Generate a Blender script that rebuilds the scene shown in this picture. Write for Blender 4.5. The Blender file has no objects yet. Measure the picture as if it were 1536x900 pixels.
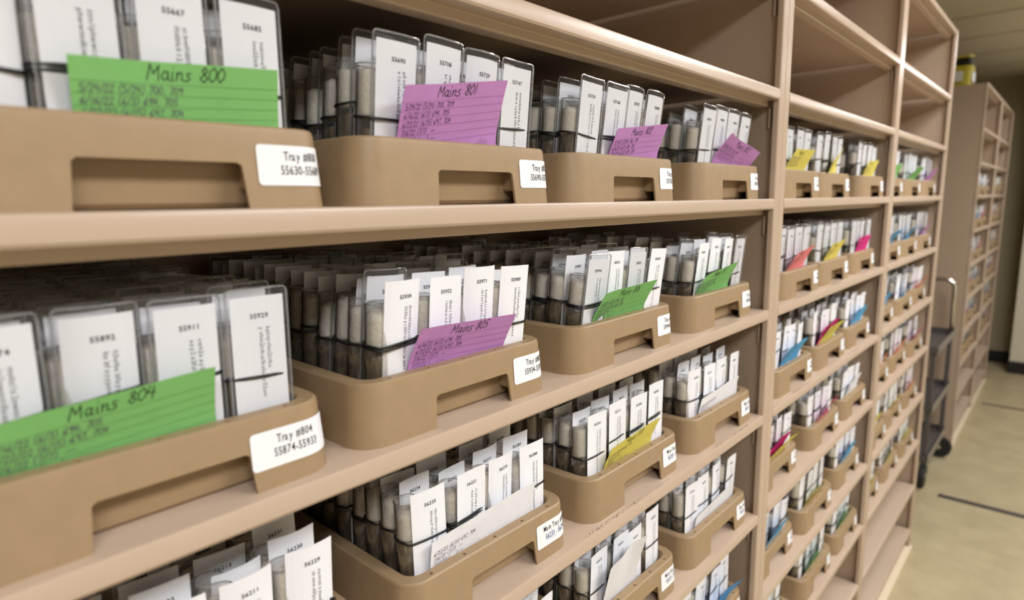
import bpy, bmesh, math, random
from mathutils import Vector, Matrix
random.seed(7)
SC = bpy.context.scene
COL = SC.collection
EYE = 1.53                      # eye height above the floor, metres
# ------------------------------------------------------------------ camera
RC = ((0.7412869, 0.67103577, -0.01430836), (0.09517154, -0.12618989, -0.98743025), (-0.66440658, 0.73060736, -0.15740642))
cam = bpy.data.cameras.new('camera'); co = bpy.data.objects.new('camera', cam); COL.objects.link(co)
M = Matrix.Identity(4)
for r in range(3):
    M[r][0] = RC[0][r]; M[r][1] = -RC[1][r]; M[r][2] = -RC[2][r]
M[0][3], M[1][3], M[2][3] = 0.407, 0.0, EYE
co.matrix_world = M
cam.sensor_fit = 'HORIZONTAL'; cam.sensor_width = 36.0; cam.lens = 929.42 / 1536 * 36
cam.clip_start = 0.02
cam.dof.use_dof = True; cam.dof.focus_distance = 0.72; cam.dof.aperture_fstop = 4.0
SC.camera = co
# ------------------------------------------------------------------ world, lights, exposure
w = bpy.data.worlds.new('world'); SC.world = w; w.use_nodes = True
w.node_tree.nodes['Background'].inputs[0].default_value = (1.0, 0.96, 0.90, 1)
w.node_tree.nodes['Background'].inputs[1].default_value = 0.20
SC.view_settings.view_transform = 'Standard'; SC.view_settings.look = 'None'
SC.view_settings.gamma = 1.0; SC.view_settings.use_curve_mapping = False
SC.view_settings.exposure = 0.35
SC.cycles.transparent_max_bounces = 20
SC.cycles.max_bounces = 7
SC.cycles.caustics_reflective = False; SC.cycles.caustics_refractive = False
CEIL = 2.54
LIGHTS = [(1.35, -0.5, 30), (0.70, 2.4, 20), (1.35, 1.2, 28), (0.66, 5.25, 16), (1.70, 3.7, 20)]
for (lx, ly, pw) in LIGHTS:
    l = bpy.data.lights.new('ceiling_lamp', 'AREA'); l.shape = 'RECTANGLE'; l.size = 0.5; l.size_y = 1.15
    l.energy = pw; l.color = (0.985, 0.98, 1.0)
    o = bpy.data.objects.new('ceiling_lamp', l); COL.objects.link(o); o.location = (lx, ly, CEIL - 0.03)
# ------------------------------------------------------------------ materials
def new_mat(name):
    m = bpy.data.materials.new(name); m.use_nodes = True
    return m, m.node_tree, m.node_tree.nodes['Principled BSDF']
def mat(name, col, rough=0.5, spec=0.5, noise=0.0, scale=40, metal=0.0, bump=0.0):
    m, nt, b = new_mat(name)
    b.inputs['Base Color'].default_value = (*col, 1); b.inputs['Roughness'].default_value = rough
    b.inputs['Specular IOR Level'].default_value = spec; b.inputs['Metallic'].default_value = metal
    if noise or bump:
        tc = nt.nodes.new('ShaderNodeTexCoord'); n = nt.nodes.new('ShaderNodeTexNoise')
        n.inputs['Scale'].default_value = scale; n.inputs['Detail'].default_value = 4
        nt.links.new(tc.outputs['Object'], n.inputs['Vector'])
        if noise:
            r = nt.nodes.new('ShaderNodeValToRGB')
            r.color_ramp.elements[0].color = (*[c * (1 - noise) for c in col], 1)
            r.color_ramp.elements[1].color = (*[min(1, c * (1 + noise)) for c in col], 1)
            r.color_ramp.elements[0].position = .3; r.color_ramp.elements[1].position = .7
            nt.links.new(n.outputs['Fac'], r.inputs['Fac']); nt.links.new(r.outputs['Color'], b.inputs['Base Color'])
        if bump:
            bp = nt.nodes.new('ShaderNodeBump'); bp.inputs['Strength'].default_value = bump; bp.inputs['Distance'].default_value = .002
            nt.links.new(n.outputs['Fac'], bp.inputs['Height']); nt.links.new(bp.outputs['Normal'], b.inputs['Normal'])
    return m
def clear_mat(name, tint, gloss, rough, milk=0.0, milkcol=(.8, .8, .8)):
    m = bpy.data.materials.new(name); m.use_nodes = True; nt = m.node_tree; nt.nodes.clear()
    out = nt.nodes.new('ShaderNodeOutputMaterial'); t = nt.nodes.new('ShaderNodeBsdfTransparent'); g = nt.nodes.new('ShaderNodeBsdfGlossy')
    t.inputs[0].default_value = (*tint, 1); g.inputs['Roughness'].default_value = rough
    g.inputs[0].default_value = (1, 1, 1, 1)
    lw = nt.nodes.new('ShaderNodeLayerWeight'); lw.inputs[0].default_value = gloss
    mx = nt.nodes.new('ShaderNodeMixShader'); nt.links.new(lw.outputs['Facing' if gloss > .3 else 'Fresnel'], mx.inputs[0])
    base = t
    if milk:
        d = nt.nodes.new('ShaderNodeBsdfDiffuse'); d.inputs[0].default_value = (*milkcol, 1)
        m2 = nt.nodes.new('ShaderNodeMixShader'); m2.inputs[0].default_value = milk
        nt.links.new(t.outputs[0], m2.inputs[1]); nt.links.new(d.outputs[0], m2.inputs[2]); base = m2
    nt.links.new(base.outputs[0], mx.inputs[1]); nt.links.new(g.outputs[0], mx.inputs[2]); nt.links.new(mx.outputs[0], out.inputs[0])
    return m
PAINT = mat('painted_steel', (.49, .375, .282), .30, .5, .03, 3)
PANEL = mat('painted_steel_panel', (.44, .335, .245), .5, .4, .03, 3)
TRAY = mat('tan_fiberglass', (.33, .23, .130), .42, .4, .04, 60)
PAPER = mat('white_paper', (.82, .83, .87), .7, .3)
LABELM = mat('sticker_paper', (.83, .84, .87), .55, .35)
INK = mat('black_ink', (.02, .02, .022), .6, .2)
PENCIL = mat('pen_ink', (.10, .05, .13), .6, .2)
BLUEINK = mat('blue_ink', (.04, .09, .28), .6, .2)
BAND = mat('black_rubber', (.008, .008, .009), .38, .5)
GLASS = clear_mat('tube_glass', (.93, .92, .90), .34, .08, .04, (.8, .78, .74))
_nt = GLASS.node_tree; _lw = _nt.nodes.new('ShaderNodeLayerWeight'); _lw.inputs[0].default_value = .35
_cr = _nt.nodes.new('ShaderNodeValToRGB'); _cr.color_ramp.elements[0].color = (.94, .93, .91, 1); _cr.color_ramp.elements[1].color = (.30, .29, .27, 1)
_cr.color_ramp.elements[0].position = .25; _cr.color_ramp.elements[1].position = .95
_nt.links.new(_lw.outputs['Facing'], _cr.inputs[0]); _nt.links.new(_cr.outputs[0], [q for q in _nt.nodes if q.type == 'BSDF_TRANSPARENT'][0].inputs[0])
SLEEVE = clear_mat('clear_plastic', (.965, .965, .965), .12, .12, .03, (.75, .75, .78))
RIMM = clear_mat('plastic_edge', (.80, .80, .80), .22, .15, .25, (.55, .55, .57))
LIPG = clear_mat('tube_lip', (.55, .54, .53), .30, .08, .25, (.7, .7, .7))
COTTON = mat('cotton', (.76, .73, .67), .95, .1, .06, 220, 0, .6)
def medium():
    m, nt, b = new_mat('brown_medium')
    tc = nt.nodes.new('ShaderNodeTexCoord'); n = nt.nodes.new('ShaderNodeTexNoise'); n.inputs['Scale'].default_value = 260; n.inputs['Detail'].default_value = 5
    oi = nt.nodes.new('ShaderNodeNewGeometry')
    mp = nt.nodes.new('ShaderNodeMapping'); mp.inputs['Scale'].default_value = (1, 1, .35)
    nt.links.new(oi.outputs['Position'], mp.inputs['Vector']); nt.links.new(mp.outputs[0], n.inputs['Vector'])
    r = nt.nodes.new('ShaderNodeValToRGB'); e = r.color_ramp.elements
    e[0].position = .34; e[0].color = (.030, .020, .009, 1); e[1].position = .70; e[1].color = (.17, .125, .068, 1)
    nt.links.new(n.outputs['Fac'], r.inputs['Fac']); nt.links.new(r.outputs['Color'], b.inputs['Base Color']); b.inputs['Roughness'].default_value = .35
    return m
MEDIUM = medium()
def floor_mat():
    m, nt, b = new_mat('vinyl_floor')
    tc = nt.nodes.new('ShaderNodeTexCoord'); n = nt.nodes.new('ShaderNodeTexNoise'); n.inputs['Scale'].default_value = 5; n.inputs['Detail'].default_value = 9; n.inputs['Roughness'].default_value = .7
    nt.links.new(tc.outputs['Object'], n.inputs['Vector'])
    r = nt.nodes.new('ShaderNodeValToRGB'); e = r.color_ramp.elements
    e[0].position = .35; e[0].color = (.40, .33, .195, 1); e[1].position = .65; e[1].color = (.51, .43, .265, 1)
    nt.links.new(n.outputs['Fac'], r.inputs['Fac']); nt.links.new(r.outputs['Color'], b.inputs['Base Color']); b.inputs['Roughness'].default_value = .42
    return m
FLOOR = floor_mat()
def ceil_mat():
    m, nt, b = new_mat('ceiling_tile')
    tc = nt.nodes.new('ShaderNodeTexCoord'); n = nt.nodes.new('ShaderNodeTexNoise'); n.inputs['Scale'].default_value = 90
    nt.links.new(tc.outputs['Object'], n.inputs['Vector'])
    r = nt.nodes.new('ShaderNodeValToRGB'); e = r.color_ramp.elements
    e[0].color = (.64, .60, .49, 1); e[1].color = (.76, .72, .60, 1)
    nt.links.new(n.outputs['Fac'], r.inputs['Fac']); nt.links.new(r.outputs['Color'], b.inputs['Base Color']); b.inputs['Roughness'].default_value = .9
    return m
CEILM = ceil_mat()
WALLM = mat('wall_paint', (.43, .37, .25), .7, .3, .03, 2)
WORN = PAINT.copy(); WORN.name = 'painted_steel_scuffed'      # the shelf whose front edge carries a line of grime
def _worn():
    nt = WORN.node_tree; b = [q for q in nt.nodes if q.type == 'BSDF_PRINCIPLED'][0]
    old = b.inputs['Base Color'].links[0].from_socket
    g = nt.nodes.new('ShaderNodeNewGeometry'); sp = nt.nodes.new('ShaderNodeSeparateXYZ'); nt.links.new(g.outputs['Position'], sp.inputs[0])
    band = nt.nodes.new('ShaderNodeMath'); band.operation = 'COMPARE'; band.inputs[1].default_value = -.0045; band.inputs[2].default_value = .0022
    nt.links.new(sp.outputs['X'], band.inputs[0])
    fac = band.outputs[0]
    for sc, lo, hi in ((420, .52, .60), (9, .50, .58)):
        n = nt.nodes.new('ShaderNodeTexNoise'); n.inputs['Scale'].default_value = sc; nt.links.new(g.outputs['Position'], n.inputs['Vector'])
        r = nt.nodes.new('ShaderNodeMapRange'); r.inputs[1].default_value = lo; r.inputs[2].default_value = hi; nt.links.new(n.outputs['Fac'], r.inputs[0])
        m = nt.nodes.new('ShaderNodeMath'); m.operation = 'MULTIPLY'; nt.links.new(fac, m.inputs[0]); nt.links.new(r.outputs[0], m.inputs[1]); fac = m.outputs[0]
    mx = nt.nodes.new('ShaderNodeMix'); mx.data_type = 'RGBA'; mx.inputs[7].default_value = (.13, .08, .05, 1)
    nt.links.new(fac, mx.inputs[0]); nt.links.new(old, mx.inputs[6]); nt.links.new(mx.outputs[2], b.inputs['Base Color'])
_worn()
PALE = mat('pale_base_strip', (.74, .64, .48), .5, .4)
WALL2 = mat('pale_wall_paint', (.66, .60, .48), .7, .3, .03, 2)
BLACKV = mat('black_vinyl', (.012, .011, .010), .5, .4)
RAILM = mat('dark_rail', (.06, .05, .045), .45, .5)
RAIL2 = mat('brown_rail', (.17, .13, .09), .5, .4)
GRIDM = mat('grid_metal', (.54, .51, .42), .5, .4)
CARTM = mat('dark_cart_paint', (.085, .075, .07), .45, .5)
CARTE = mat('cart_edge_metal', (.36, .33, .32), .35, .5, 0, 1, .6)
CHROME = mat('chrome', (.75, .72, .68), .18, .5, 0, 1, 1.0)
RUBBER = mat('black_tyre', (.012, .013, .011), .6, .4)
YELPL = mat('yellow_plastic', (.52, .46, .02), .4, .5)
CARDC = {'green': (.20, .47, .15), 'purple': (.50, .24, .54), 'yellow': (.70, .62, .13), 'pink': (.80, .24, .25), 'magenta': (.62, .03, .22),
         'blue': (.10, .36, .66), 'white': (.79, .80, .84), 'orange': (.80, .24, .12)}
CARDM = {k: mat(k + '_card', c, .75, .2, .05, 25) for k, c in CARDC.items()}
RULE = {k: mat(k + '_rule', tuple(x * .84 for x in c), .75, .2) for k, c in CARDC.items()}
# ------------------------------------------------------------------ mesh helper
class MB:
    def __init__(s): s.v = []; s.f = []; s.m = []; s.mats = []
    def mi(s, m):
        if m not in s.mats: s.mats.append(m)
        return s.mats.index(m)
    def add(s, vs, fs, m, fn=None):
        b = len(s.v); k = s.mi(m)
        s.v += [tuple(fn(v)) if fn else tuple(v) for v in vs]
        s.f += [tuple(b + i for i in f) for f in fs]; s.m += [k] * len(fs)
    def box(s, x0, x1, y0, y1, z0, z1, m):
        vs = [(x, y, z) for x in (x0, x1) for y in (y0, y1) for z in (z0, z1)]
        s.add(vs, [(0, 1, 3, 2), (4, 6, 7, 5), (0, 4, 5, 1), (2, 3, 7, 6), (0, 2, 6, 4), (1, 5, 7, 3)], m)
    def prism_y(s, prof, y0, y1, m):           # closed xz outline swept along y
        n = len(prof); vs = [(x, y0, z) for x, z in prof] + [(x, y1, z) for x, z in prof]
        s.add(vs, [(i, (i + 1) % n, n + (i + 1) % n, n + i) for i in range(n)] + [tuple(range(n))[::-1], tuple(range(n, 2 * n))], m)
    def lathe(s, prof, n, m, cx=0, cy=0, cap=True):
        vs = []
        for r, z in prof:
            for i in range(n):
                a = 2 * math.pi * i / n; vs.append((cx + r * math.cos(a), cy + r * math.sin(a), z))
        fs = [(j * n + i, j * n + (i + 1) % n, (j + 1) * n + (i + 1) % n, (j + 1) * n + i) for j in range(len(prof) - 1) for i in range(n)]
        if cap: fs += [tuple(range(n))[::-1], tuple(range((len(prof) - 1) * n, len(prof) * n))]
        s.add(vs, fs, m)
    def sweep(s, pts, r, n, m, closed=False, flat=1.0):
        P = [Vector(p) for p in pts]; N = len(P); vs = []
        for i in range(N):
            a = P[(i - 1) % N] if (closed or i) else P[0]; b = P[(i + 1) % N] if (closed or i < N - 1) else P[-1]
            t = (b - a).normalized(); up = Vector((0, 0, 1)) if abs(t.z) < .9 else Vector((1, 0, 0))
            sd = t.cross(up).normalized(); u = sd.cross(t).normalized()
            for k in range(n):
                an = 2 * math.pi * k / n + .4; vs.append(P[i] + sd * (r * math.cos(an)) + u * (r * flat * math.sin(an)))
        L = N if closed else N - 1
        fs = [(i * n + k, i * n + (k + 1) % n, ((i + 1) % N) * n + (k + 1) % n, ((i + 1) % N) * n + k) for i in range(L) for k in range(n)]
        if not closed: fs += [tuple(range(n)), tuple(range((N - 1) * n, N * n))[::-1]]
        s.add(vs, fs, m)
    def join(s, o, M4):
        b = len(s.v); mp = [s.mi(m) for m in o.mats]
        a = [tuple(r) for r in M4]
        (a00, a01, a02, a03), (a10, a11, a12, a13), (a20, a21, a22, a23) = a[0], a[1], a[2]
        s.v += [(a00 * x + a01 * y + a02 * z + a03, a10 * x + a11 * y + a12 * z + a13, a20 * x + a21 * y + a22 * z + a23) for x, y, z in o.v]
        s.f += [tuple(b + i for i in f) for f in o.f]; s.m += [mp[k] for k in o.m]
    def mesh(s, name, smooth=False):
        me = bpy.data.meshes.new(name); me.from_pydata(s.v, [], s.f)
        for m in s.mats: me.materials.append(m)
        me.polygons.foreach_set('material_index', s.m)
        if smooth: me.polygons.foreach_set('use_smooth', [True] * len(s.f))
        me.update()
        return me
def link(name, me, parent=None, smooth_angle=None):
    o = bpy.data.objects.new(name, me); COL.objects.link(o)
    if parent: o.parent = parent
    return o
def build(name, mb, parent=None, smooth=False, bevel=0, seg=2, auto=None):
    me = mb.mesh(name, smooth or auto is not None)
    bm = bmesh.new(); bm.from_mesh(me); bmesh.ops.recalc_face_normals(bm, faces=bm.faces[:])
    if auto is not None:
        for e in bm.edges:
            if len(e.link_faces) == 2 and e.calc_face_angle(0) > math.radians(auto): e.smooth = False
    bm.to_mesh(me); bm.free()
    o = link(name, me, parent)
    if bevel:
        b = o.modifiers.new('bevel', 'BEVEL'); b.width = bevel; b.segments = seg; b.limit_method = 'ANGLE'; b.angle_limit = math.radians(40)
        wn = None
    return o
def tag(o, label, cat, group=None, kind=None):
    o['label'] = label; o['category'] = cat
    if group: o['group'] = group
    if kind: o['kind'] = kind
def thing(name, loc, label, cat, group=None):
    o = bpy.data.objects.new(name, None); o.empty_display_size = .02; COL.objects.link(o); o.location = loc; tag(o, label, cat, group); return o
def struct(name, mb, **k):
    o = build(name, mb, **k); o['kind'] = 'structure'; return o
# ------------------------------------------------------------------ lettering
_gl = {}
def glyph(ch, bold=0.0):                       # outline glyphs of the built-in font, as flat meshes
    key = (ch, bold)
    if key not in _gl:
        c = bpy.data.curves.new('g', 'FONT'); c.body = ch; c.resolution_u = 2; c.offset = bold; c.size = 1
        o = bpy.data.objects.new('g', c); COL.objects.link(o)
        dg = bpy.context.evaluated_depsgraph_get(); me = bpy.data.meshes.new_from_object(o.evaluated_get(dg))
        vs = [tuple(v.co[:2]) for v in me.vertices]; fs = [tuple(p.vertices) for p in me.polygons]
        wd = {'1': .556, ' ': .3, '-': .35, 'i': .24, 'r': .36, 'T': .60, 'M': .82, '#': .64, 'a': .60, 'y': .56}.get(ch)
        if wd is None: wd = (max(v[0] for v in vs) + .075) if vs else .3
        _gl[key] = (vs, fs, wd); bpy.data.objects.remove(o); bpy.data.curves.remove(c); bpy.data.meshes.remove(me)
    return _gl[key]
def text(mb, s, u0, v0, size, m, put, bold=0.0, center=False, sx=1.0):
    W = sum(glyph(c, bold)[2] for c in s) * size * sx
    u = u0 - (W / 2 if center else 0)
    for c in s:
        vs, fs, wd = glyph(c, bold)
        if vs: mb.add([put(u + a * size * sx, v0 + b * size) for a, b in vs], fs, m)
        u += wd * size * sx
    return W
STK = {'0': [[(.25, 0), (.02, .3), (.02, .7), (.28, 1), (.52, .7), (.5, .3), (.25, 0)]], '1': [[(.22, 1), (.2, 0)]],
 '2': [[(.03, .75), (.25, 1), (.48, .75), (.05, .03), (.55, 0)]], '3': [[(.05, .9), (.3, 1), (.5, .78), (.22, .53), (.52, .25), (.25, 0), (.02, .12)]],
 '4': [[(.1, 1), (.03, .45), (.52, .45)], [(.4, .95), (.36, 0)]], '5': [[(.5, 1), (.12, 1), (.08, .58), (.4, .58), (.5, .25), (.25, 0), (.02, .08)]],
 '6': [[(.45, 1), (.1, .55), (.05, .2), (.28, 0), (.5, .25), (.3, .48), (.07, .3)]], '7': [[(.02, .95), (.52, 1), (.2, 0)]],
 '8': [[(.27, .53), (.06, .77), (.27, 1), (.47, .77), (.27, .53), (.03, .25), (.27, 0), (.52, .25), (.27, .53)]], '9': [[(.48, .75), (.25, 1), (.04, .72), (.25, .5), (.48, .75), (.4, 0)]],
 '/': [[(.02, -.1), (.42, 1.1)]], '(': [[(.3, 1.15), (.06, .7), (.06, .3), (.28, -.12)]], ')': [[(.05, 1.15), (.28, .7), (.28, .3), (.05, -.12)]],
 ',': [[(.15, .12), (.08, -.16)]], '-': [[(.05, .45), (.45, .47)]], ' ': [], '_': [[(.0, .35), (.5, .5), (1.1, .42)]],
 'M': [[(.02, 0), (.12, 1), (.38, .35), (.66, 1), (.74, 0)]], 'a': [[(.45, .5), (.2, .6), (.05, .25), (.2, 0), (.42, .2), (.45, .55), (.47, .05), (.6, 0)]],
 'i': [[(.12, .58), (.12, .05), (.28, 0)], [(.13, .85), (.15, .9)]], 'n': [[(.05, .58), (.07, 0), (.12, .4), (.32, .58), (.42, .4), (.42, .03), (.55, 0)]],
 's': [[(.4, .55), (.15, .55), (.12, .38), (.38, .22), (.3, 0), (.02, .03)]]}
SW = {'M': .9, '1': .42, 'i': .36, ' ': .45, ',': .3, '(': .42, ')': .42, '/': .5, '_': 1.3}
def handwrite(mb, s, u0, v0, size, m, put, wt=.00028, slant=.15, rnd=random):
    u = u0
    for c in s:
        for ln in STK.get(c, []):
            q = [(u + (x + y * slant) * size + rnd.uniform(-.03, .03) * size, v0 + y * size + rnd.uniform(-.04, .04) * size) for x, y in ln]
            for (a, b), (c2, d) in zip(q, q[1:]):
                L = math.hypot(c2 - a, d - b) or 1e-6; nx, ny = -(d - b) / L * wt, (c2 - a) / L * wt
                ex, ey = (c2 - a) / L * wt * .6, (d - b) / L * wt * .6
                mb.add([put(a - nx - ex, b - ny - ey), put(c2 - nx + ex, d - ny + ey), put(c2 + nx + ex, d + ny + ey), put(a + nx - ex, b + ny - ey)], [(0, 1, 2, 3)], m)
        u += SW.get(c, .62) * size
# ------------------------------------------------------------------ room
b = MB(); b.box(-3.2, 2.6, -2.6, 7.3, -.05, 0, FLOOR); struct('floor', b)
b = MB(); b.box(-3.2, 2.6, -2.6, 7.3, CEIL, CEIL + .05, CEILM); struct('ceiling', b)
b = MB(); b.box(-3.2, .085, 7.12, 7.2, 0, CEIL, WALLM); struct('wall_back', b)
b = MB(); b.box(.085, 2.6, 6.74, 7.2, 0, CEIL, WALL2); struct('wall_far_right', b)
b = MB(); b.box(2.6, 2.68, -2.6, 7.3, 0, CEIL, WALL2); struct('wall_right', b)
b = MB(); b.box(-3.28, -3.2, -2.6, 7.3, 0, CEIL, WALLM); struct('wall_left', b)
b = MB(); b.box(-3.2, 2.6, -2.68, -2.6, 0, CEIL, WALL2); struct('wall_near', b)
b = MB(); b.box(-3.2, .078, 7.108, 7.12, 0, .105, BLACKV); struct('baseboard_back', b, bevel=.003)
b = MB(); b.box(.073, 2.6, 6.728, 6.74, 0, .105, BLACKV); struct('baseboard_far_right', b, bevel=.003)
for i, y in enumerate((3.685, 5.597)):
    b = MB(); b.box(.008, 2.6, y - .019, y + .019, 0, .004, (RAILM, RAIL2)[i]); struct('trim_%d' % (i + 1), b)
gn = 0
for i in range(14):
    y = -1.9 + i * .61 + .37
    if y < 7.05:
        b = MB(); b.box(-3.2, 2.6, y - .012, y + .012, CEIL - .006, CEIL, GRIDM); struct('trim_%d' % (3 + gn), b); gn += 1
for (lx, ly, pw) in LIGHTS:
    t = thing('ceiling_light', (lx, ly, CEIL - .07), 'white troffer lamp in the ceiling above the aisle, out of the frame', 'ceiling light', 'troffer lamps over the aisle')
    b = MB()
    for q in ((-.28, -.26, -.6, .6), (.26, .28, -.6, .6), (-.26, .26, -.6, -.585), (-.26, .26, .585, .6)): b.box(q[0], q[1], q[2], q[3], 0, .065, GRIDM)
    build('housing', b, t)
# ------------------------------------------------------------------ shelving
P0 = .2035
def ZK(k):                                    # height of the shelf top, k = 0 is the one at eye level
    return EYE - .0022 - P0 * k + {-3: .013, -2: -.026, -1: -.013}.get(k, 0)
DEP = .457
LIP = [(-DEP, 0), (-.0035, 0), (-.0012, -.0008), (-.0002, -.0028), (0, -.0165), (-.0015, -.0188), (-.0045, -.0192), (-.0195, -.0192), (-.0205, -.0205), (-.0205, -.0275), (-.022, -.029),
       (-.038, -.029), (-.038, -.026), (-.024, -.0245), (-.0225, -.004), (-DEP, -.003)]
BAY = [(-.42, 1.178), (1.178, 2.096), (2.096, 3.018)]
BAYN = ['near', 'middle', 'far']
BOT = {0: 7, 1: 7, 2: 7}
def shelving(y0, y1, label, group, ks, ledge=.025, x0=0.0, zf=ZK, clips=True):
    t = thing('shelving_unit', (x0 - DEP / 2, (y0 + y1) / 2, 0), label, 'shelving unit', group)
    off = -Vector(t.location)
    def part(name, mb, **kw):
        mb.v = [(v[0] + off.x + x0, v[1] + off.y, v[2] + off.z) for v in mb.v]
        return build(name, mb, t, **kw)
    top = zf(-3)
    for k in ks:
        b = MB(); z = zf(k)
        b.prism_y([(x, z + c) for x, c in LIP], y0 + ledge, y1 - ledge, WORN if k == 2 else PAINT)
        part('shelf' if k > -3 else 'top_panel', b, auto=30)
    for s, yy in ((1, y0), (-1, y1)):
        b = MB(); b.box(-.012, 0, min(yy, yy + s * ledge), max(yy, yy + s * ledge), 0.0, top, PAINT)
        part('post', b, bevel=.0028, seg=3)
        b = MB(); ya = yy + s * .001; yb = yy + s * .009
        b.box(-DEP, -.014, min(ya, yb), max(ya, yb), 0.0, top - .004, PANEL)
        part('side_panel', b)
        if clips:
            for k in ks[1:]:
                b = MB(); z = zf(k); ya = yy + s * .009; yb = yy + s * .016
                b.box(-.0225, -.0185, min(ya, yb), max(ya, yb), z - .066, z - .030, PAINT)
                part('shelf_clip', b, bevel=.0015)
    b = MB(); b.box(-DEP - .003, -DEP, y0, y1, 0.0, top, PANEL); part('back_panel', b)
    b = MB(); b.box(-.03, -.02, y0 + ledge, y1 - ledge, 0, zf(7) - .029, PAINT); part('kick_plate', b)
    b = MB(); b.box(-.02, .007, y0 + .001, y1 - .001, 0, .022, PALE); r_ = part('base_rail', b, bevel=.003); r_['label'] = 'pale base strip along the floor'
    return t
for i, (y0, y1) in enumerate(BAY):
    shelving(y0, y1, ['beige steel shelving bay nearest the camera, holding the numbered trays', 'beige steel shelving bay in the middle of the row with two empty upper shelves',
                      'beige steel shelving bay at the far end of the front row'][i], 'bays of the front shelving row', list(range(-3, 8)))
FARB = [(4.47, 5.385), (5.385, 6.30)]
for i, (y0, y1) in enumerate(FARB):
    shelving(y0, y1, ['first bay of the distant shelving row beyond the cart, blank end panel showing', 'last bay of the distant shelving row, nearest the end wall'][i],
             'bays of the distant shelving row', list(range(-3, 8)), x0=-.035, clips=False)
# ------------------------------------------------------------------ trays
TW, TD, TH = .250, .43, .056
CR = .027
def rrect(hw, hd, r, n=7, extra=()):           # x front = +, ring of points starting on the front edge, with extra points on the front edge
    pts = []
    hx, hy = hd, hw
    def arc(cx, cy, a0):
        for i in range(n + 1):
            a = a0 + math.pi / 2 * i / n; pts.append((cx + r * math.cos(a), cy + r * math.sin(a)))
    for e in extra: pts.append((hx, e))
    arc(hx - r, hy - r, 0); arc(-hx + r, hy - r, math.pi / 2); arc(-hx + r, -hy + r, math.pi); arc(hx - r, -hy + r, 1.5 * math.pi)
    return pts
HC = .0070                                      # handle centre, to the right of the tray centre
def make_tray_mesh():
    mb = MB()
    rings = []
    def ring(dw, r, z, e):
        rings.append([(x, y, z) for x, y in rrect(TW / 2 - dw, TD / 2 - dw, r, 7, [HC + q for q in e])])
    A = (-.0510, -.0505, .0505, .0510); B_ = (-.0485, -.046, .046, .0485); C_ = (-.046, -.0455, .0455, .046)
    ring(0, CR, 0, A); ring(.0022, CR - .001, .0285, B_); ring(.0024, CR - .001, .0305, C_); ring(.0036, CR - .002, .0515, C_)
    ring(.0042, CR - .0025, .0545, C_); ring(.0058, CR - .004, .056, C_)
    ring(.0168, CR - .012, .056, C_); ring(.0182, CR - .0125, .0548, C_); ring(.0190, CR - .013, .052, C_)
    ring(.0235, CR - .014, .0050, C_); ring(.0255, CR - .015, .0030, C_)
    n = len(rings[0])
    vs = [p for r in rings for p in r]
    fs = []
    for j in range(len(rings) - 1):
        for i in range(n):
            if j == 0 and i in (0, 1, 2): continue
            if j == 1 and i == 1: continue
            if j == 1 and i in (0, 2):         # rounded corner of the hand hole
                q = (j * n + i, j * n + i + 1, (j + 1) * n + i + 1, (j + 1) * n + i)
                fs.append((q[0], q[2], q[3]) if i == 0 else (q[1], q[2], q[3])); continue
            fs.append((j * n + i, j * n + (i + 1) % n, (j + 1) * n + (i + 1) % n, (j + 1) * n + i))
    fs.append(tuple(range((len(rings) - 1) * n, len(rings) * n)))
    mb.add(vs, fs, TRAY)
    me = mb.mesh('tray_body', True)
    o = link('tray_body', me)
    so = o.modifiers.new('s', 'SOLIDIFY'); so.thickness = .0024; so.offset = -1
    cut = MB()
    for yy in (-.088, -.044, 0, .044, .088):
        for xx in (TD / 2 - .0105, -TD / 2 + .0105): cut.lathe([(.0021, .050), (.0021, .06)], 10, TRAY, xx, yy)
    for xx in (-.13, -.065, 0, .065, .13):
        for yy in (-TW / 2 + .0105, TW / 2 - .0105): cut.lathe([(.0021, .050), (.0021, .06)], 10, TRAY, xx, yy)
    c = build('c', cut)
    bo = o.modifiers.new('b', 'BOOLEAN'); bo.object = c; bo.operation = 'DIFFERENCE'; bo.solver = 'EXACT'
    dg = bpy.context.evaluated_depsgraph_get(); me2 = bpy.data.meshes.new_from_object(o.evaluated_get(dg))
    bpy.data.objects.remove(o); bpy.data.objects.remove(c)
    me2.name = 'tray_body'
    # webs of the hand pocket
    bm = bmesh.new(); bm.from_mesh(me2)
    for s in (-1, 1):
        y = HC + s * .055
        for (x0, x1, y0, y1, z0, z1) in ((TD / 2 - .0215, TD / 2 - .0045, y - .0012, y + .0012, .014, .052), (TD / 2 - .0205, TD / 2 - .0040, min(y, y + s * .02), max(y, y + s * .02), .0125, .0145)):
            M4 = Matrix.Translation(((x0 + x1) / 2, (y0 + y1) / 2, (z0 + z1) / 2)) @ Matrix.Diagonal((x1 - x0, y1 - y0, z1 - z0, 1))
            bmesh.ops.create_cube(bm, size=1, matrix=M4)
    bm.normal_update()
    for e in bm.edges:
        if len(e.link_faces) != 2 or e.calc_face_angle(0) > math.radians(34): e.smooth = False
    for f in bm.faces: f.smooth = True
    bm.to_mesh(me2); bm.free()
    return me2
TRAYM = make_tray_mesh()
def skirt(s, z, off=.0005):                    # point of the skirt at arc length s measured from the tray centre of the front face
    f = min(1, z / .0515); dw = .0036 * f; r = CR - .002 * f
    st = TW / 2 - dw - r
    if s <= st: return (TD / 2 - dw + off, s, z)
    a = (s - st) / r
    if a <= math.pi / 2: return (TD / 2 - dw - r + (r + off) * math.cos(a), st + (r + off) * math.sin(a), z)
    return (TD / 2 - dw - r - (s - st - r * math.pi / 2), TW / 2 - dw + off, z)
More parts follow.
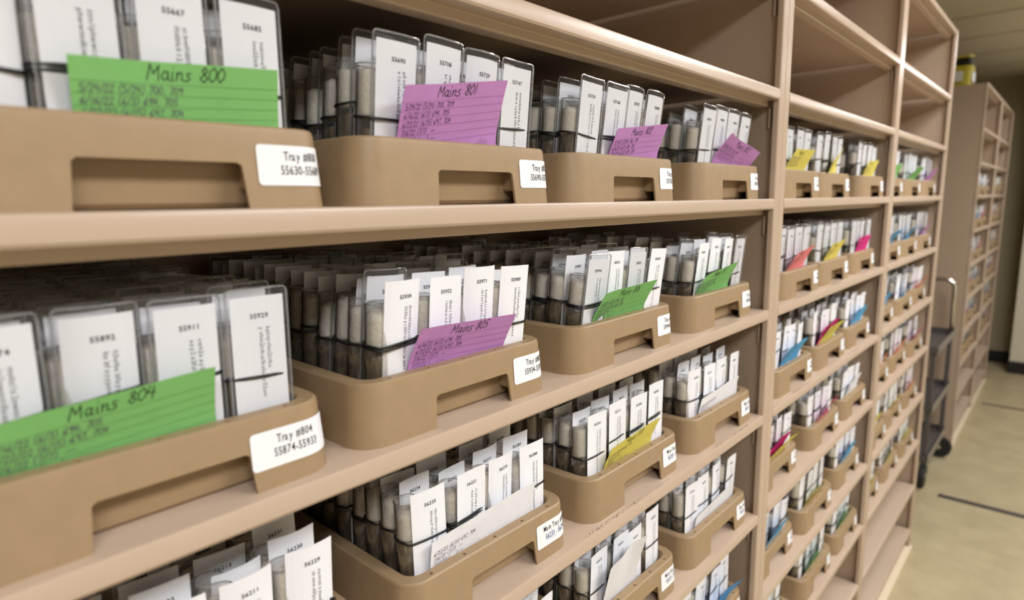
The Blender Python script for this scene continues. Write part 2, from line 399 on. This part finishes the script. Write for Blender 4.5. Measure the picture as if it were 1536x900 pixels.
def label_mesh(lines, s0=.0635, s1=.133, ink=INK, size=.0090, z0=.0155, z1=.0435):
    mb = MB(); r = .003; out = []
    for cx, cz, a0 in ((s1 - r, z1 - r, 0), (s0 + r, z1 - r, 90), (s0 + r, z0 + r, 180), (s1 - r, z0 + r, 270)):
        out += [(cx + r * math.cos(math.radians(a0 + 22.5 * i)), cz + r * math.sin(math.radians(a0 + 22.5 * i))) for i in range(5)]
    n = 22
    def span(s):                               # z extent of the rounded label at s
        d = min(s - s0, s1 - s); 
        if d >= r: return z0, z1
        h = r - math.sqrt(max(0, r * r - (r - d) ** 2)); return z0 + h, z1 - h
    ss = sorted(set([s0, s0 + .0004, s0 + .001, s0 + .002, s1 - .002, s1 - .001, s1 - .0004, s1] + [s0 + (s1 - s0) * i / n for i in range(1, n)]))
    vs = []
    for s in ss:
        a, b_ = span(s); vs += [skirt(s, a), skirt(s, b_)]
    mb.add(vs, [(2 * i, 2 * i + 2, 2 * i + 3, 2 * i + 1) for i in range(len(ss) - 1)], LABELM)
    for i, (tx, ik) in enumerate(lines):
        text(mb, tx, s0 + .0345, z1 - .0105 - i * .0098, size, ik, lambda u, v: skirt(u, v, .0008), .006, True, .70)
        if ik is BLUEINK:
            mb.add([skirt(s0 + .018, z1 - .0220, .0008), skirt(s0 + .034, z1 - .0220, .0008), skirt(s0 + .034, z1 - .0217, .0008), skirt(s0 + .018, z1 - .0217, .0008)], [(0, 1, 2, 3)], ik)
    return mb
TRAYS = []                                     # (bay index, shelf k, left y, number, first number, note card spec)
def place_tray(bay, k, yl, lines, label, s0=.070, x=-.012, zf=ZK, withlabel=True, group='trays of culture tubes', yaw=0.0):
    t = thing('tray', (x - TD / 2, yl + TW / 2, zf(k)), label, 'tray', group)
    t.rotation_euler.z = yaw
    o = link('tray_body', TRAYM, t)
    if withlabel: 
        l = build('label', label_mesh(lines, s0, s0 + .069), t); l['label'] = 'white printed paper label'
    return t
NEAR = [ # k, left, lines, card, first number, sleeves
 (0, .014, [('Tray #800', INK), ('55630-55689', INK)], 55630, 'tan tray 800 at the left end of the eye level shelf'),
 (0, .286, [('Tray #801', INK), ('55690-55749', INK)], 55690, 'tan tray 801 with a large purple card, eye level shelf'),
 (0, .566, [('Tray #802', INK), ('55750-55809', INK)], 55750, 'tan tray 802, third along the eye level shelf'),
 (0, .878, [('Tray #803', INK), ('55810-55873', INK)], 55810, 'tan tray 803 beside the post on the eye level shelf'),
 (1, .003, [('Tray #804', INK), ('55874-55933', INK)], 55874, 'tan tray 804, large and blurred at lower left with a green card'),
 (1, .275, [('Tray #805', INK), ('55934-55993', INK)], 55934, 'tan tray 805 with a purple card on the second tray shelf'),
 (1, .571, [('Tray #806', INK), ('55994-56053', INK)], 55994, 'tan tray 806 with a green card on the second tray shelf'),
 (1, .867, [('Tray #807', INK), ('56054-56113', INK)], 56054, 'tan tray 807 beside the post with a green card, second tray shelf'),
 (2, .030, [('Main Tray #808', INK), ('56173 - 56232', BLUEINK)], 56174, 'tan tray at the bottom left corner of the photo, mostly below the frame'),
 (2, .315, [('Main Tray #809', INK), ('56233 - 56292', BLUEINK)], 56233, 'tan tray with a folded white paper, below tray 805'),
 (2, .600, [('Main Tray #810', INK), ('56293 - 56352', BLUEINK)], 56293, 'tan tray with a yellow card, third tray shelf'),
 (2, .888, [('Main Tray #811', INK), ('56353 - 56412', BLUEINK)], 56353, 'tan tray with folded paper beside the post, third tray shelf'),
 (3, .330, [('Main Tray #812', INK), ('56413 - 56472', BLUEINK)], 56413, 'tan tray under the folded paper tray, almost below the frame'),
 (3, .605, [('Main Tray #813', INK), ('56473 - 56532', BLUEINK)], 56473, 'tan tray with a tall white paper at the bottom of the photo'),
 (3, .888, [('Main Tray #814', INK), ('56533 - 56592', BLUEINK)], 56533, 'tan tray with folded paper beside the post, fourth tray shelf'),
 (4, .888, [('Main Tray #815', INK), ('56593 - 56652', BLUEINK)], 56593, 'tan tray with a bright blue card at the bottom edge beside the post'),
]
ORD = ['first', 'second', 'third', 'fourth', 'fifth', 'sixth', 'seventh', 'eighth', 'ninth', 'tenth', 'eleventh', 'twelfth', 'thirteenth', 'fourteenth', 'fifteenth', 'sixteenth']
SHN = ['eye level', 'second', 'third', 'fourth', 'fifth', 'sixth']
POS = ['left', 'centre', 'right']
ALLT = []                                      # (x, left y, k, first number, sleeve?, phrase, near?, lod)
for i, (k, yl, ln, num, lab) in enumerate(NEAR):
    place_tray(0, k, yl, ln, lab, (.066, .066, .070, .070, .056, .064, .068, .068, .060, .060, .064, .066, .066, .064, .066, .066)[i], yaw=random.uniform(-.008, .008) if k > 1 else 0)
    nm = 'tray %d' % (800 + i)
    ph = nm if k < 2 else ['tray at lower left corner', 'tray below tray 805', 'yellow card tray', 'third shelf tray by post', 'bottom edge tray',
                           'tall paper tray', 'fourth shelf tray by post', 'blue card tray'][i - 8]
    ALLT.append((-.012, yl, k, num, k < 2, ph, 0, i))
MID = {0: (1.224, 1.478, 1.822), 1: (1.262, 1.520, 1.805), 2: (1.258, 1.530, 1.808), 3: (1.205, 1.535, 1.812), 4: (1.215, 1.500, 1.808), 5: (1.215, 1.540, 1.822)}
num = 56700
for k in range(6):
    for j in range(3):
        yl = MID[k][j]; 
        place_tray(1, k, yl, [('Tray #%d' % (820 + k * 3 + j), INK), ('%d-%d' % (num, num + 59), INK)], 'tan tray, %s on the %s tray shelf of the middle bay' % (POS[j], SHN[k]), x=-.012 - random.uniform(0, .008))
        ALLT.append((-.012, yl, k, num, k < 2, '%s tray, %s shelf, middle bay' % (POS[j], SHN[k].replace('eye level', 'first')), 1, len(ALLT))); num += 60
for k in range(6):
    for j in range(3):
        yl = 2.130 + j * .29 + random.uniform(-.008, .008)
        place_tray(2, k, yl, [('Tray #%d' % (840 + k * 3 + j), INK), ('%d-%d' % (num, num + 59), INK)], 'tan tray, %s on the %s tray shelf of the far bay' % (POS[j], SHN[k]), x=-.012 - random.uniform(0, .01))
        ALLT.append((-.012, yl, k, num, k < 2, '', 2, len(ALLT))); num += 60
for q, (fy, _) in enumerate(FARB):
    for k in range(6):
        for j in range(3):
            yl = fy + .03 + j * .29 + random.uniform(-.008, .008)
            place_tray(3, k, yl, None, 'tan tray, %s on the %s tray shelf, %s distant bay' % (POS[j], SHN[k], ('first', 'last')[q]), x=-.052, withlabel=False, group='trays on the distant shelving')
            ALLT.append((-.052, yl, k, num, False, '', 3 + q, len(ALLT)))
# ------------------------------------------------------------------ culture tube bundles
TR = .0124; THT = .1125
def hull(w1=.0205 + .0165, xf=.0150):
    pts = [(TR * 1.06 * math.cos(a), TR * 1.06 * math.sin(a)) for a in [math.radians(90 + 180 * i / 9) for i in range(10)]]
    pts += [(xf - .001, -TR * .75), (xf + .0004, -.004), (xf + .0008, .010), (xf + .0004, .022), (xf - .0008, w1 + .0006), (xf - .0035, w1 - .003)]
    pts += [(.006, .020)]
    return pts
def tube_mb(n):
    b = MB()
    prof = [(.0015, 0), (.007, .0016), (.0108, .0052), (TR, .0115), (TR, THT - .0008)]
    b.lathe(prof, n, GLASS, cap=False)
    b.sweep([(TR * .985 * math.cos(2 * math.pi * i / n), TR * .985 * math.sin(2 * math.pi * i / n), THT) for i in range(n)], .0006, 6, LIPG, closed=True)
    return b
def cotton_mb(n, z0, z1, sd):
    rr = random.Random(sd); b = MB(); R = TR * .9
    prof = [(.002, z0 - .0015), (R * .85, z0 - .0005), (R, z0 + .0025)] + [(R * rr.uniform(.95, 1.0), z0 + (z1 - z0) * q) for q in (.35, .6, .8)] + [(R * .97, z1), (R * .7, z1 + .0025), (.002, z1 + .0035)]
    b.lathe(prof, n, COTTON)
    b.v = [(x * rr.uniform(.95, 1.04), y * rr.uniform(.95, 1.04), z + rr.uniform(-.0007, .0007)) for x, y, z in b.v]
    return b
def medium_mb(n, z1, sd):
    rr = random.Random(sd); b = MB(); R = TR * .93
    b.lathe([(.002, .0012), (.0075, .0035), (R, .012), (R, z1 - .004), (R * .98, z1), (.002, z1 - .002)], n, MEDIUM)
    b.v = [(x, y, z + (x * .35 if z > .03 else 0)) for x, y, z in b.v]
    return b
def band_mb(n, z, sd, turns=1, seg=5):
    rr = random.Random(sd); b = MB(); t = rr.uniform(-.12, .12); t2 = rr.uniform(-.08, .10)
    for q in range(turns):
        H = hull(); t3 = t + q * .05
        if n < 6: H = H[::2]
        b.sweep([(x, y, z + q * .0022 + t2 * y + t3 * x) for x, y in H], .0010, seg, BAND, closed=True, flat=1.25)
    return b
def surf(dy, z, bow, lean, W=.0405, y0=.0165, x0=.0142):
    return (x0 - bow * (dy / (W / 2)) ** 2 * .004 + lean * max(0, z - .05) ** 1.5, y0 + dy, z)
CARDW = .0405
def card_mb(number, H, bow, lean, rng, detail=True):
    b = MB(); th = .0004; W = CARDW
    nu, nv = (7, 6) if detail else (3, 3)
    vs = []; 
    for q in (0, th):
        for j in range(nv):
            for i in range(nu):
                p = surf(-W / 2 + W * i / (nu - 1), .006 + (H - .006) * j / (nv - 1), bow, lean); vs.append((p[0] - q, p[1], p[2]))
    fs = []
    for q in (0, 1):
        for j in range(nv - 1):
            for i in range(nu - 1):
                a = q * nu * nv + j * nu + i; f = (a, a + 1, a + nu + 1, a + nu); fs.append(f if q == 0 else f[::-1])
    N = nu * nv
    for i in range(nu - 1): fs += [(i, N + i, N + i + 1, i + 1), ((nv - 1) * nu + i, (nv - 1) * nu + i + 1, N + (nv - 1) * nu + i + 1, N + (nv - 1) * nu + i)]
    for j in range(nv - 1): fs += [(j * nu, (j + 1) * nu, N + (j + 1) * nu, N + j * nu), (j * nu + nu - 1, N + j * nu + nu - 1, N + (j + 1) * nu + nu - 1, (j + 1) * nu + nu - 1)]
    b.add(vs, fs, PAPER)
    def put(u, v):
        p = surf(u, v, bow, lean); return (p[0] + .00025, p[1], p[2])
    if detail:
        text(b, str(number), .0015, H - .0165, .0052, INK, put, .02, True)
        st = ''.join(rng.choice('abcdefhiklmnoprstuvwxyz0123') for _ in range(28))
        for c0, s in ((.0062, st[:14]), (.0008, st[4:])):
            u = 0
            for c in s:
                vs_, fs_, wd = glyph(c, 0)
                if vs_: b.add([put(c0 + y * .0048, H - .0235 - u - x * .0046) for x, y in vs_], fs_, INK)
                u += wd * .0046 + .0001
                if rng.random() < .12: u += .0009
        # remaining lines run on down the card
    else:
        for i in range(5):
            u = -.0055 + i * .0026; b.add([put(u, H - .0150), put(u + .0020, H - .0150), put(u + .0020, H - .0121), put(u, H - .0121)], [(0, 1, 2, 3)], INK)
        for c0 in (.0040, .0008):
            for i in range(9):
                v = H - .024 - i * .0050; b.add([put(c0, v), put(c0 + .0016, v), put(c0 + .0016, v + .0032), put(c0, v + .0032)], [(0, 1, 2, 3)], INK)
    return b
def sleeve_mb(H, bow, lean, detail=True):
    b = MB(); W = .0465; z1 = H + .006; nu = 7 if detail else 3; vs = []
    def p(dy, z, back): 
        q = surf(dy, z, bow, lean); return (q[0] + (.0009 if not back else -.0012), q[1], q[2])
    zs = [.006, .05, .09, z1 - .003, z1]
    for back in (0, 1):
        for z in zs:
            for i in range(nu):
                w_ = W / 2 - (.002 if z == z1 else 0); vs.append(p(-w_ + 2 * w_ * i / (nu - 1), z, back))
    N = nu * len(zs); fs = []
    for q in (0, 1):
        for j in range(len(zs) - 1):
            for i in range(nu - 1):
                a = q * N + j * nu + i; fs.append((a, a + 1, a + nu + 1, a + nu))
    b.add(vs, fs, SLEEVE)
    mid = lambda dy, z: tuple((a + c) / 2 for a, c in zip(p(dy, z, 0), p(dy, z, 1)))
    path = [mid(-W / 2, z) for z in (.006, .05, .09, z1 - .004)] + [mid(-W / 2 + .0008, z1 - .0014), mid(-W / 2 + .0028, z1)] + [mid(t * W / 2, z1) for t in (-.4, 0, .4)] + [mid(W / 2 - .0028, z1), mid(W / 2 - .0008, z1 - .0014)] + [mid(W / 2, z) for z in (z1 - .004, .09, .05, .006)]
    b.sweep(path, .0010, 5 if detail else 4, RIMM)
    # flat welded strip along the top
    return b
random.seed(21)
NV = 5
V = []
for i in range(NV):
    V.append(dict(tube=tube_mb(24), cotton=cotton_mb(16, .070 + .003 * (i % 3), .1005 + .002 * (i % 4), i), med=medium_mb(16, (.060, .064, .068, .058, .071)[i], i), band=band_mb(12, .070 + .004 * (i % 3), i, 1 + (i == 1))))
VM = [{k: m.mesh({'tube': 'glass_tube', 'cotton': 'cotton_plug', 'med': 'growth_medium', 'band': 'rubber_band'}[k], True) for k, m in v.items()} for v in V]
SLM = [sleeve_mb(.133, bw, ln) for bw, ln in ((.3, .02), (.8, .10), (-.3, .05))]
SLMM = [m.mesh('plastic_sleeve', True) for m in SLM]
BL = ((.3, .02), (.8, .10), (-.3, .05))
def lowpoly(v, sl, H):
    b = MB()
    t = MB(); t.lathe([(.003, 0), (TR, .009), (TR, THT)], 10, GLASS, cap=False); b.join(t, Matrix.Identity(4))
    t = MB(); t.lathe([(.003, .066), (TR * .9, .070), (TR * .9, .100), (TR * .5, .106)], 8, COTTON); b.join(t, Matrix.Identity(4))
    t = MB(); t.lathe([(.003, .002), (TR * .93, .010), (TR * .93, .060)], 8, MEDIUM); b.join(t, Matrix.Identity(4))
    b.join(band_mb(4, .072, v, 1, 3), Matrix.Identity(4))
    b.join(card_mb(0, H, *BL[v % 3], random, detail=False), Matrix.Identity(4))
    if sl: b.join(sleeve_mb(H, *BL[v % 3], detail=False), Matrix.Identity(4))
    return b
LOW = {(s, v): lowpoly(v, s, .133 if s else .126) for s in (True, False) for v in range(3)}
ROWS = 14; PX = .0272; PY = .0513
# for each tray, how many rows of each column (left to right) are built one by one, counted from the front
NROW = {0: (1, 1, 2, 2), 1: (6, 2, 1, 2), 2: (3, 1, 1, 1), 3: (3, 1, 1, 1), 4: (2, 8, 13, 13), 5: (12, 9, 6, 9), 6: (13, 6, 5, 5), 7: (9, 3, 2, 2),
        8: (0, 2, 3, 4), 9: (8, 3, 3, 3), 10: (6, 3, 3, 3), 11: (4, 3, 3, 2), 12: (0, 0, 1, 2), 13: (3, 3, 3, 3), 14: (5, 3, 3, 3), 15: (2, 2, 2, 2),
        23: (3, 1, 1, 1), 28: (0, 0, 1, 1), 31: (0, 0, 0, 0), 32: (0, 0, 0, 0), 33: (1, 1, 1, 1)}
for q in list(range(16, 28)) + [29, 30]:
    NROW.setdefault(q, (1, 1, 1, 1))
STUFF = MB()
cnt = 0
PROTO = {}
for (tx, yl, k, first, slt, ph, bay, ti) in ALLT:
    rr = random.Random(1000 + ti)
    rows = ROWS if bay < 3 else 9
    for c in range(4):
        for r in range(rows):
            sl = slt if k != 1 or bay > 0 or ti == 4 else rr.random() < .4
            H = .133 if sl else (rr.uniform(.121, .130) if k > 1 else rr.uniform(.128, .134))
            x = tx - .0402 - r * PX; lean2 = ti in (1, 2, 3, 5, 6, 7)
            y = yl + .0195 + .0130 + c * PY + rr.uniform(-.0012, .0012) + ((.009, .008, .006, 0)[c] if lean2 and k else (0, 0, -.001, -.004)[c] if lean2 else 0) + .002
            z = ZK(k) + .0034
            s = 1.0
            amp = .9 if sl else 1.7
            rz = math.radians(rr.uniform(-3, 3) * amp); ry = math.radians(rr.uniform(-.8, 1.0) * amp + .3); rx = math.radians(rr.uniform(-1.0, 1.0) * amp)
            if lean2: ry += math.radians(3.6); rx -= math.radians(2.2)
            z += rr.uniform(0, .0065) if sl else rr.uniform(0, .009)
            M4 = Matrix.Translation((x, y, z)) @ Matrix.Rotation(rz, 4, 'Z') @ Matrix.Rotation(ry, 4, 'Y') @ Matrix.Rotation(rx, 4, 'X')
            v = rr.randrange(NV); bl = rr.randrange(3)
            ind = r < NROW.get(ti, (0, 0, 0, 0))[c]
            if not ind:
                if bay >= 3 and r > 4: continue
                STUFF.join(LOW[(sl, bl)], M4); continue
            cnt += 1
            n = first + (0, 18, 37, 55)[c] + r if ti != 1 else first + (0, 18, 39, 57)[c] + r
            col = ORD[c]
            rowp = 'front row' if r == 0 else '%s row' % ORD[r]
            lab = ('cotton-plugged tube' if bay == 0 else 'tube') + ' with %s%s, %s, %s from left, %s' % ('sleeved white card' if sl else 'white card', ' %d' % n if r == 0 and bay == 0 else '', rowp, col, ph)
            t = thing('culture_tube', (0, 0, 0), lab, 'culture tube', 'culture tubes in the trays')
            t.matrix_world = M4
            key = (v, bl, sl)
            if key not in PROTO:
                PROTO[key] = [bpy.data.objects.new(nm, VM[v][kk]) for nm, kk in (('glass_tube', 'tube'), ('cotton_plug', 'cotton'), ('growth_medium', 'med'), ('rubber_band', 'band'))]
                if sl: PROTO[key].append(bpy.data.objects.new('plastic_sleeve', SLMM[bl]))
            for src in PROTO[key]:
                o = src.copy(); COL.objects.link(o); o.parent = t
            cm = card_mb(n, H, *BL[bl], rr, True)
            o = link('tag_card', cm.mesh('tag_card', False), t)
for v in PROTO.values():
    for o in v: bpy.data.objects.remove(o)
so = link('culture_tube_mass', STUFF.mesh('culture_tube_mass', False))
tag(so, 'remaining carded culture tubes filling the trays behind and further along the shelves', 'culture tubes', 'culture tubes in the trays', 'stuff')
print('individual tubes', cnt, 'stuff faces', len(STUFF.f))
# ------------------------------------------------------------------ index cards and folded papers
LINES = ['5/24/22 (5/24) 700, 709', '6/16/22 (6/3) 694, 705', '6/22/22 (6/15) 697, 704', '7/6/22 (7/7)  _', '7/12/22 (TBP) _', '8/3/22 (7/29) 692, 710', '8/10/22 (8/12) _ 704']
def note_card(name, color, y, z, k, title, label, tilt=0.0, lean=22, yaw=0.0, wid=.127, hgt=.076, x=-.030, curl=.3, ncol=1, writing=True, cat='index card', lines=6, peak=None, x0=None, hsize=.0062):
    # local frame: u along +y, v up the card; bottom hidden in the tray
    rg = random.Random(hash(label) % 1000 if False else len(label) * 31 + k * 7 + int(y * 1000))
    b = MB(); m = CARDM[color]; nu, nv = 13, 12; vr = .057 - z; x = x - .0035
    def S(u, v, off=0.0):                       # u -w/2..w/2, v 0..h
        up = max(0.0, v - vr + .004) ** 2 / (max(0.0, v - vr + .004) + .008)     # how far above the tray rim
        c = -.09 * max(0.0, vr - v) + math.tan(math.radians(lean)) * up + curl * up * (.25 * (u / wid * 2) ** 2 + .10 * math.sin(u / wid * 9 + k))
        return (c + off, u - up * .0, v)
    for q, off in enumerate((0, -.0003)):
        vs = [S(-wid / 2 + wid * i / (nu - 1), hgt * j / (nv - 1), off) for j in range(nv) for i in range(nu)]
        b.add(vs, [(j * nu + i, j * nu + i + 1, (j + 1) * nu + i + 1, (j + 1) * nu + i) for j in range(nv - 1) for i in range(nu - 1)], m)
    put = lambda u, v: S(u, v, .0003)
    def strip(u0, u1, v, mm, wt=.00013):
        n = 12
        vs = []
        for i in range(n + 1):
            u = u0 + (u1 - u0) * i / n; vs += [put(u, v - wt), put(u, v + wt)]
        b.add(vs, [(2 * i, 2 * i + 2, 2 * i + 3, 2 * i + 1) for i in range(n)], mm)
    if cat == 'index card':
        for i in range(9): strip(-wid / 2, wid / 2, hgt - .013 - i * .0068, RULE[color], .00016)
    if writing:
        handwrite(b, title, -.022, hgt - .0105, .0088, INK, put, .00034, .2, rg)
        for i in range(lines):
            handwrite(b, LINES[(i + k) % 7], -wid / 2 + .004, hgt - .0190 - i * .0068, .0046, PENCIL, put, .00022, .2, rg)
    o = build(name, b, None, smooth=True)
    o.location = (x, y, ZK(k) + z)
    o.rotation_euler = (math.radians(tilt), 0, yaw)
    o.rotation_mode = 'XYZ'
    tag(o, label, cat, 'cards and papers tucked in the trays')
    return o
# y = centre of the card, z = height of its lower edge above the shelf
note_card('index_card', 'green', .172, .016, 0, 'Mains 800', 'green index card reading Mains 800 in tray 800, upper left', tilt=4, lean=14, x=-.0295, curl=.3)
note_card('index_card', 'purple', .404, .031, 0, 'Mains 801', 'purple index card reading Mains 801 in tray 801', tilt=9, lean=26, x=-.0295)
note_card('index_card', 'purple', .728, .019, 0, 'Mains 802', 'purple index card in tray 802, right of the Mains 801 card', tilt=7, lean=26, x=-.0295)
note_card('index_card', 'purple', 1.020, .016, 0, 'Mains 803', 'small tilted purple index card in tray 803 beside the post', tilt=-11, lean=36, x=-.0295)
note_card('index_card', 'green', .109, .017, 1, 'Mains 804', 'green index card in tray 804, lower left, large and blurred', tilt=4, lean=20, x=-.0295)
note_card('index_card', 'purple', .403, .017, 1, 'Mains 805', 'purple index card reading Mains 805 in tray 805', tilt=-2, lean=28, x=-.0295)
note_card('index_card', 'green', .695, .019, 1, 'Mains 806', 'green index card in tray 806, right of the Mains 805 card', tilt=2, lean=30, x=-.0295)
note_card('index_card', 'green', .982, .017, 1, 'Mains 807', 'green index card in tray 807 beside the post', tilt=6, lean=28, x=-.0295)
note_card('folded_paper', 'white', .438, .012, 2, '', 'folded white paper with pencil notes in the tray below tray 805', tilt=3, lean=10, wid=.155, hgt=.075, x=-.0295, cat='paper', lines=4)
note_card('index_card', 'yellow', .727, .014, 2, 'Mains 810', 'yellow lined index card in the near bay, third tray shelf', tilt=4, lean=24, x=-.0295)
note_card('folded_paper', 'white', 1.020, .012, 2, '', 'folded white paper beside the post on the third tray shelf', tilt=3, lean=12, wid=.15, hgt=.072, x=-.0295, cat='paper', lines=3)
note_card('folded_paper', 'white', .712, .006, 3, '', 'tall white paper standing in a tray at the bottom of the photo', tilt=8, lean=14, wid=.09, hgt=.125, x=-.0295, writing=False, cat='paper')
note_card('folded_paper', 'white', 1.020, .010, 3, '', 'folded white paper beside the post on the fourth tray shelf', tilt=3, lean=12, wid=.15, hgt=.068, x=-.0295, writing=False, cat='paper')
note_card('index_card', 'blue', 1.03, .022, 4, '', 'bright blue card at the bottom edge of the photo beside the post', tilt=6, lean=40, x=-.0295, writing=False)
MC = {0: ('yellow', 'yellow', 'yellow'), 1: ('pink', 'yellow', 'magenta'), 2: ('blue', 'yellow', 'blue'), 3: ('yellow', 'magenta', 'white'), 4: ('blue', 'yellow', 'blue'), 5: ('green', 'green', 'green')}
for k in range(6):
    for j in range(3):
        cc = MC[k][j]; t0 = 26 if (k, j) == (0, 1) else random.uniform(0, 8)
        note_card('index_card', cc, MID[k][j] + .13, .021 if k < 2 else .022, k, 'Mains', '%s card in the %s tray, %s tray shelf, middle bay' % (cc, POS[j], SHN[k]), tilt=t0, lean=random.uniform(14, 34), x=-.031, wid=.12, lines=3)
        if (k, j) in ((2, 1), (3, 0)):
            note_card('index_card', 'magenta', MID[k][j] + .115, .026, k, 'Mains', 'magenta card behind the yellow one, %s tray, %s tray shelf, middle bay' % (POS[j], SHN[k]), tilt=5, lean=20, x=-.0315, wid=.12, lines=0)
FC = {0: ('green', 'green', 'purple'), 1: ('blue', 'blue', 'purple'), 2: ('blue', 'blue', 'orange'), 3: ('orange', 'orange', 'magenta'), 4: ('yellow', 'yellow', 'orange'), 5: ('yellow', 'yellow', 'yellow')}
fy = {(t[2], i): None for i, t in enumerate(ALLT)}
far = [t for t in ALLT if t[6] == 2]
for q, t in enumerate(far):
    k, j = t[2], q % 3; cc = FC[k][j]
    note_card('index_card', cc, t[1] + .13, .022, k, '', '%s card in the %s tray, %s tray shelf, far bay' % (cc, POS[j], SHN[k]), tilt=random.uniform(0, 8), lean=random.uniform(18, 38), x=-.031, wid=.12, writing=False)
dist = [t for t in ALLT if t[6] > 2]
for q, t in enumerate(dist):
    k, j = t[2], q % 3; cc = random.Random(q * 5).choice(['blue', 'yellow', 'yellow', 'pink', 'white', 'blue'])
    note_card('index_card', cc, t[1] + .13, .022, k, '', '%s card in the %s tray, %s tray shelf, %s distant bay' % (cc, POS[j], SHN[k], ('first', 'last')[t[6] - 3]), tilt=4, lean=20, x=-.070, wid=.12, writing=False)
# ------------------------------------------------------------------ cart between the two shelving rows
ct = thing('utility_cart', (-.25, 3.93, 0), 'dark three-shelf utility cart parked between the two shelving rows', 'cart')
def cpart(name, mb, **kw):
    mb.v = [(v[0] + .25, v[1] - 3.93, v[2]) for v in mb.v]; return build(name, mb, ct, **kw)
CX0, CX1, CY0, CY1 = -.42, -.055, 3.72, 4.31
for z in (.150, .425, .735):
    b = MB(); b.box(CX0, CX1 - .003, CY0, CY1, z - .004, z, CARTM)
    b.box(CX0, CX0 + .003, CY0, CY1, z, z + .03, CARTM); b.box(CX0, CX1, CY1 - .003, CY1, z, z + .03, CARTM); b.box(CX0, CX1, CY0, CY0 + .003, z, z + .03, CARTM)
    s = cpart('cart_shelf', b)
    b = MB(); b.box(CX1 - .003, CX1, CY0, CY1, z - .012, z + .030, CARTE); cpart('shelf_edge', b, bevel=.001)
for x in (CX0 + .02, CX1 - .02):
    for y in (CY0 + .02, CY1 - .02):
        b = MB(); b.box(x - .011, x + .011, y - .011, y + .011, .10, .75, CARTM); cpart('leg', b, bevel=.002)
        b = MB(); near = y < 4.0; b.sweep([(x - .013, y, .066), (x + .013, y, .066)] if near else [(x, y - .045, .066), (x, y - .015, .066)], .064, 20, RUBBER)
        b2 = MB(); b2.sweep([(x + .0132, y, .066), (x + .0165, y, .066)] if near else [(x, y - .049, .066), (x, y - .0452, .066)], .013, 12, CHROME)
        cs = cpart('caster', b, bevel=.006)
        b2.v = [(v[0] + .25, v[1] - 3.93, v[2]) for v in b2.v]; h = build('hub', b2, cs)
        b = MB(); b.box(x - .012, x + .012, y - .012, y - .008, .05, .145, CARTM); cpart('caster_fork', b)
b = MB(); hx0, hx1 = CX0 + .03, CX1 - .02; hy = CY1 - .01
pts = [(hx1, hy, .72), (hx1, hy, .95)] + [(hx1 - .05 + .05 * math.cos(a), hy, 1.00 + .05 * math.sin(a)) for a in [math.radians(q) for q in (15, 35, 55, 75, 90)]]
pts += [(hx0 + .05 - .05 * math.sin(a), hy, 1.00 + .05 * math.cos(a)) for a in [math.radians(q) for q in (0, 15, 35, 55, 75)]] + [(hx0, hy, .95), (hx0, hy, .72)]
b.sweep(pts, .012, 12, CHROME); cpart('handle', b, smooth=True)
# ------------------------------------------------------------------ yellow tub on top of the distant shelving
TZ = ZK(-3)
yt = thing('storage_tub', (-.215, 4.62, TZ), 'small yellow and black tub on top of the distant shelving unit', 'tub')
b = MB(); R0 = [(x, y, 0.002) for x, y in rrect(.082, .082, .03)]; R1 = [(x * 1.12, y * 1.12, .115) for x, y, _ in R0]; n = len(R0)
b.add(R0 + R1, [(i, (i + 1) % n, n + (i + 1) % n, n + i) for i in range(n)] + [tuple(range(n))[::-1]], YELPL); o = build('tub_body', b, yt)
b = MB(); n = len(R0); A = [(x * 1.10, y * 1.10, .1155) for x, y, _ in R0]; B2 = [(x * .95, y * .95, .158) for x, y, _ in R0]
b.add(A + B2, [(i, (i + 1) % n, n + (i + 1) % n, n + i) for i in range(n)] + [tuple(range(n, 2 * n))], BLACKV); o = build('tub_lid', b, yt, bevel=.004); o['label'] = 'black lid'
b = MB(); A = [(x * 1.0, y * 1.0, .159 + y * .12 + .012) for x, y, _ in R0]; B2 = [(p[0], p[1], p[2] + .011) for p in A]
b.add(A + B2, [(i, (i + 1) % n, n + (i + 1) % n, n + i) for i in range(n)] + [tuple(range(n, 2 * n)), tuple(range(n))[::-1]], YELPL); o = build('handle', b, yt); o['label'] = 'yellow top plate'
b = MB()
for y0, y1 in ((.0, .0),):
    b.box(.086, .0935, -.05, .06, .03, .085, PAPER)
b.box(-.02, .05, -.0945, -.086, .028, .085, PAPER); o = build('label', b, yt); o['label'] = 'white sticker'
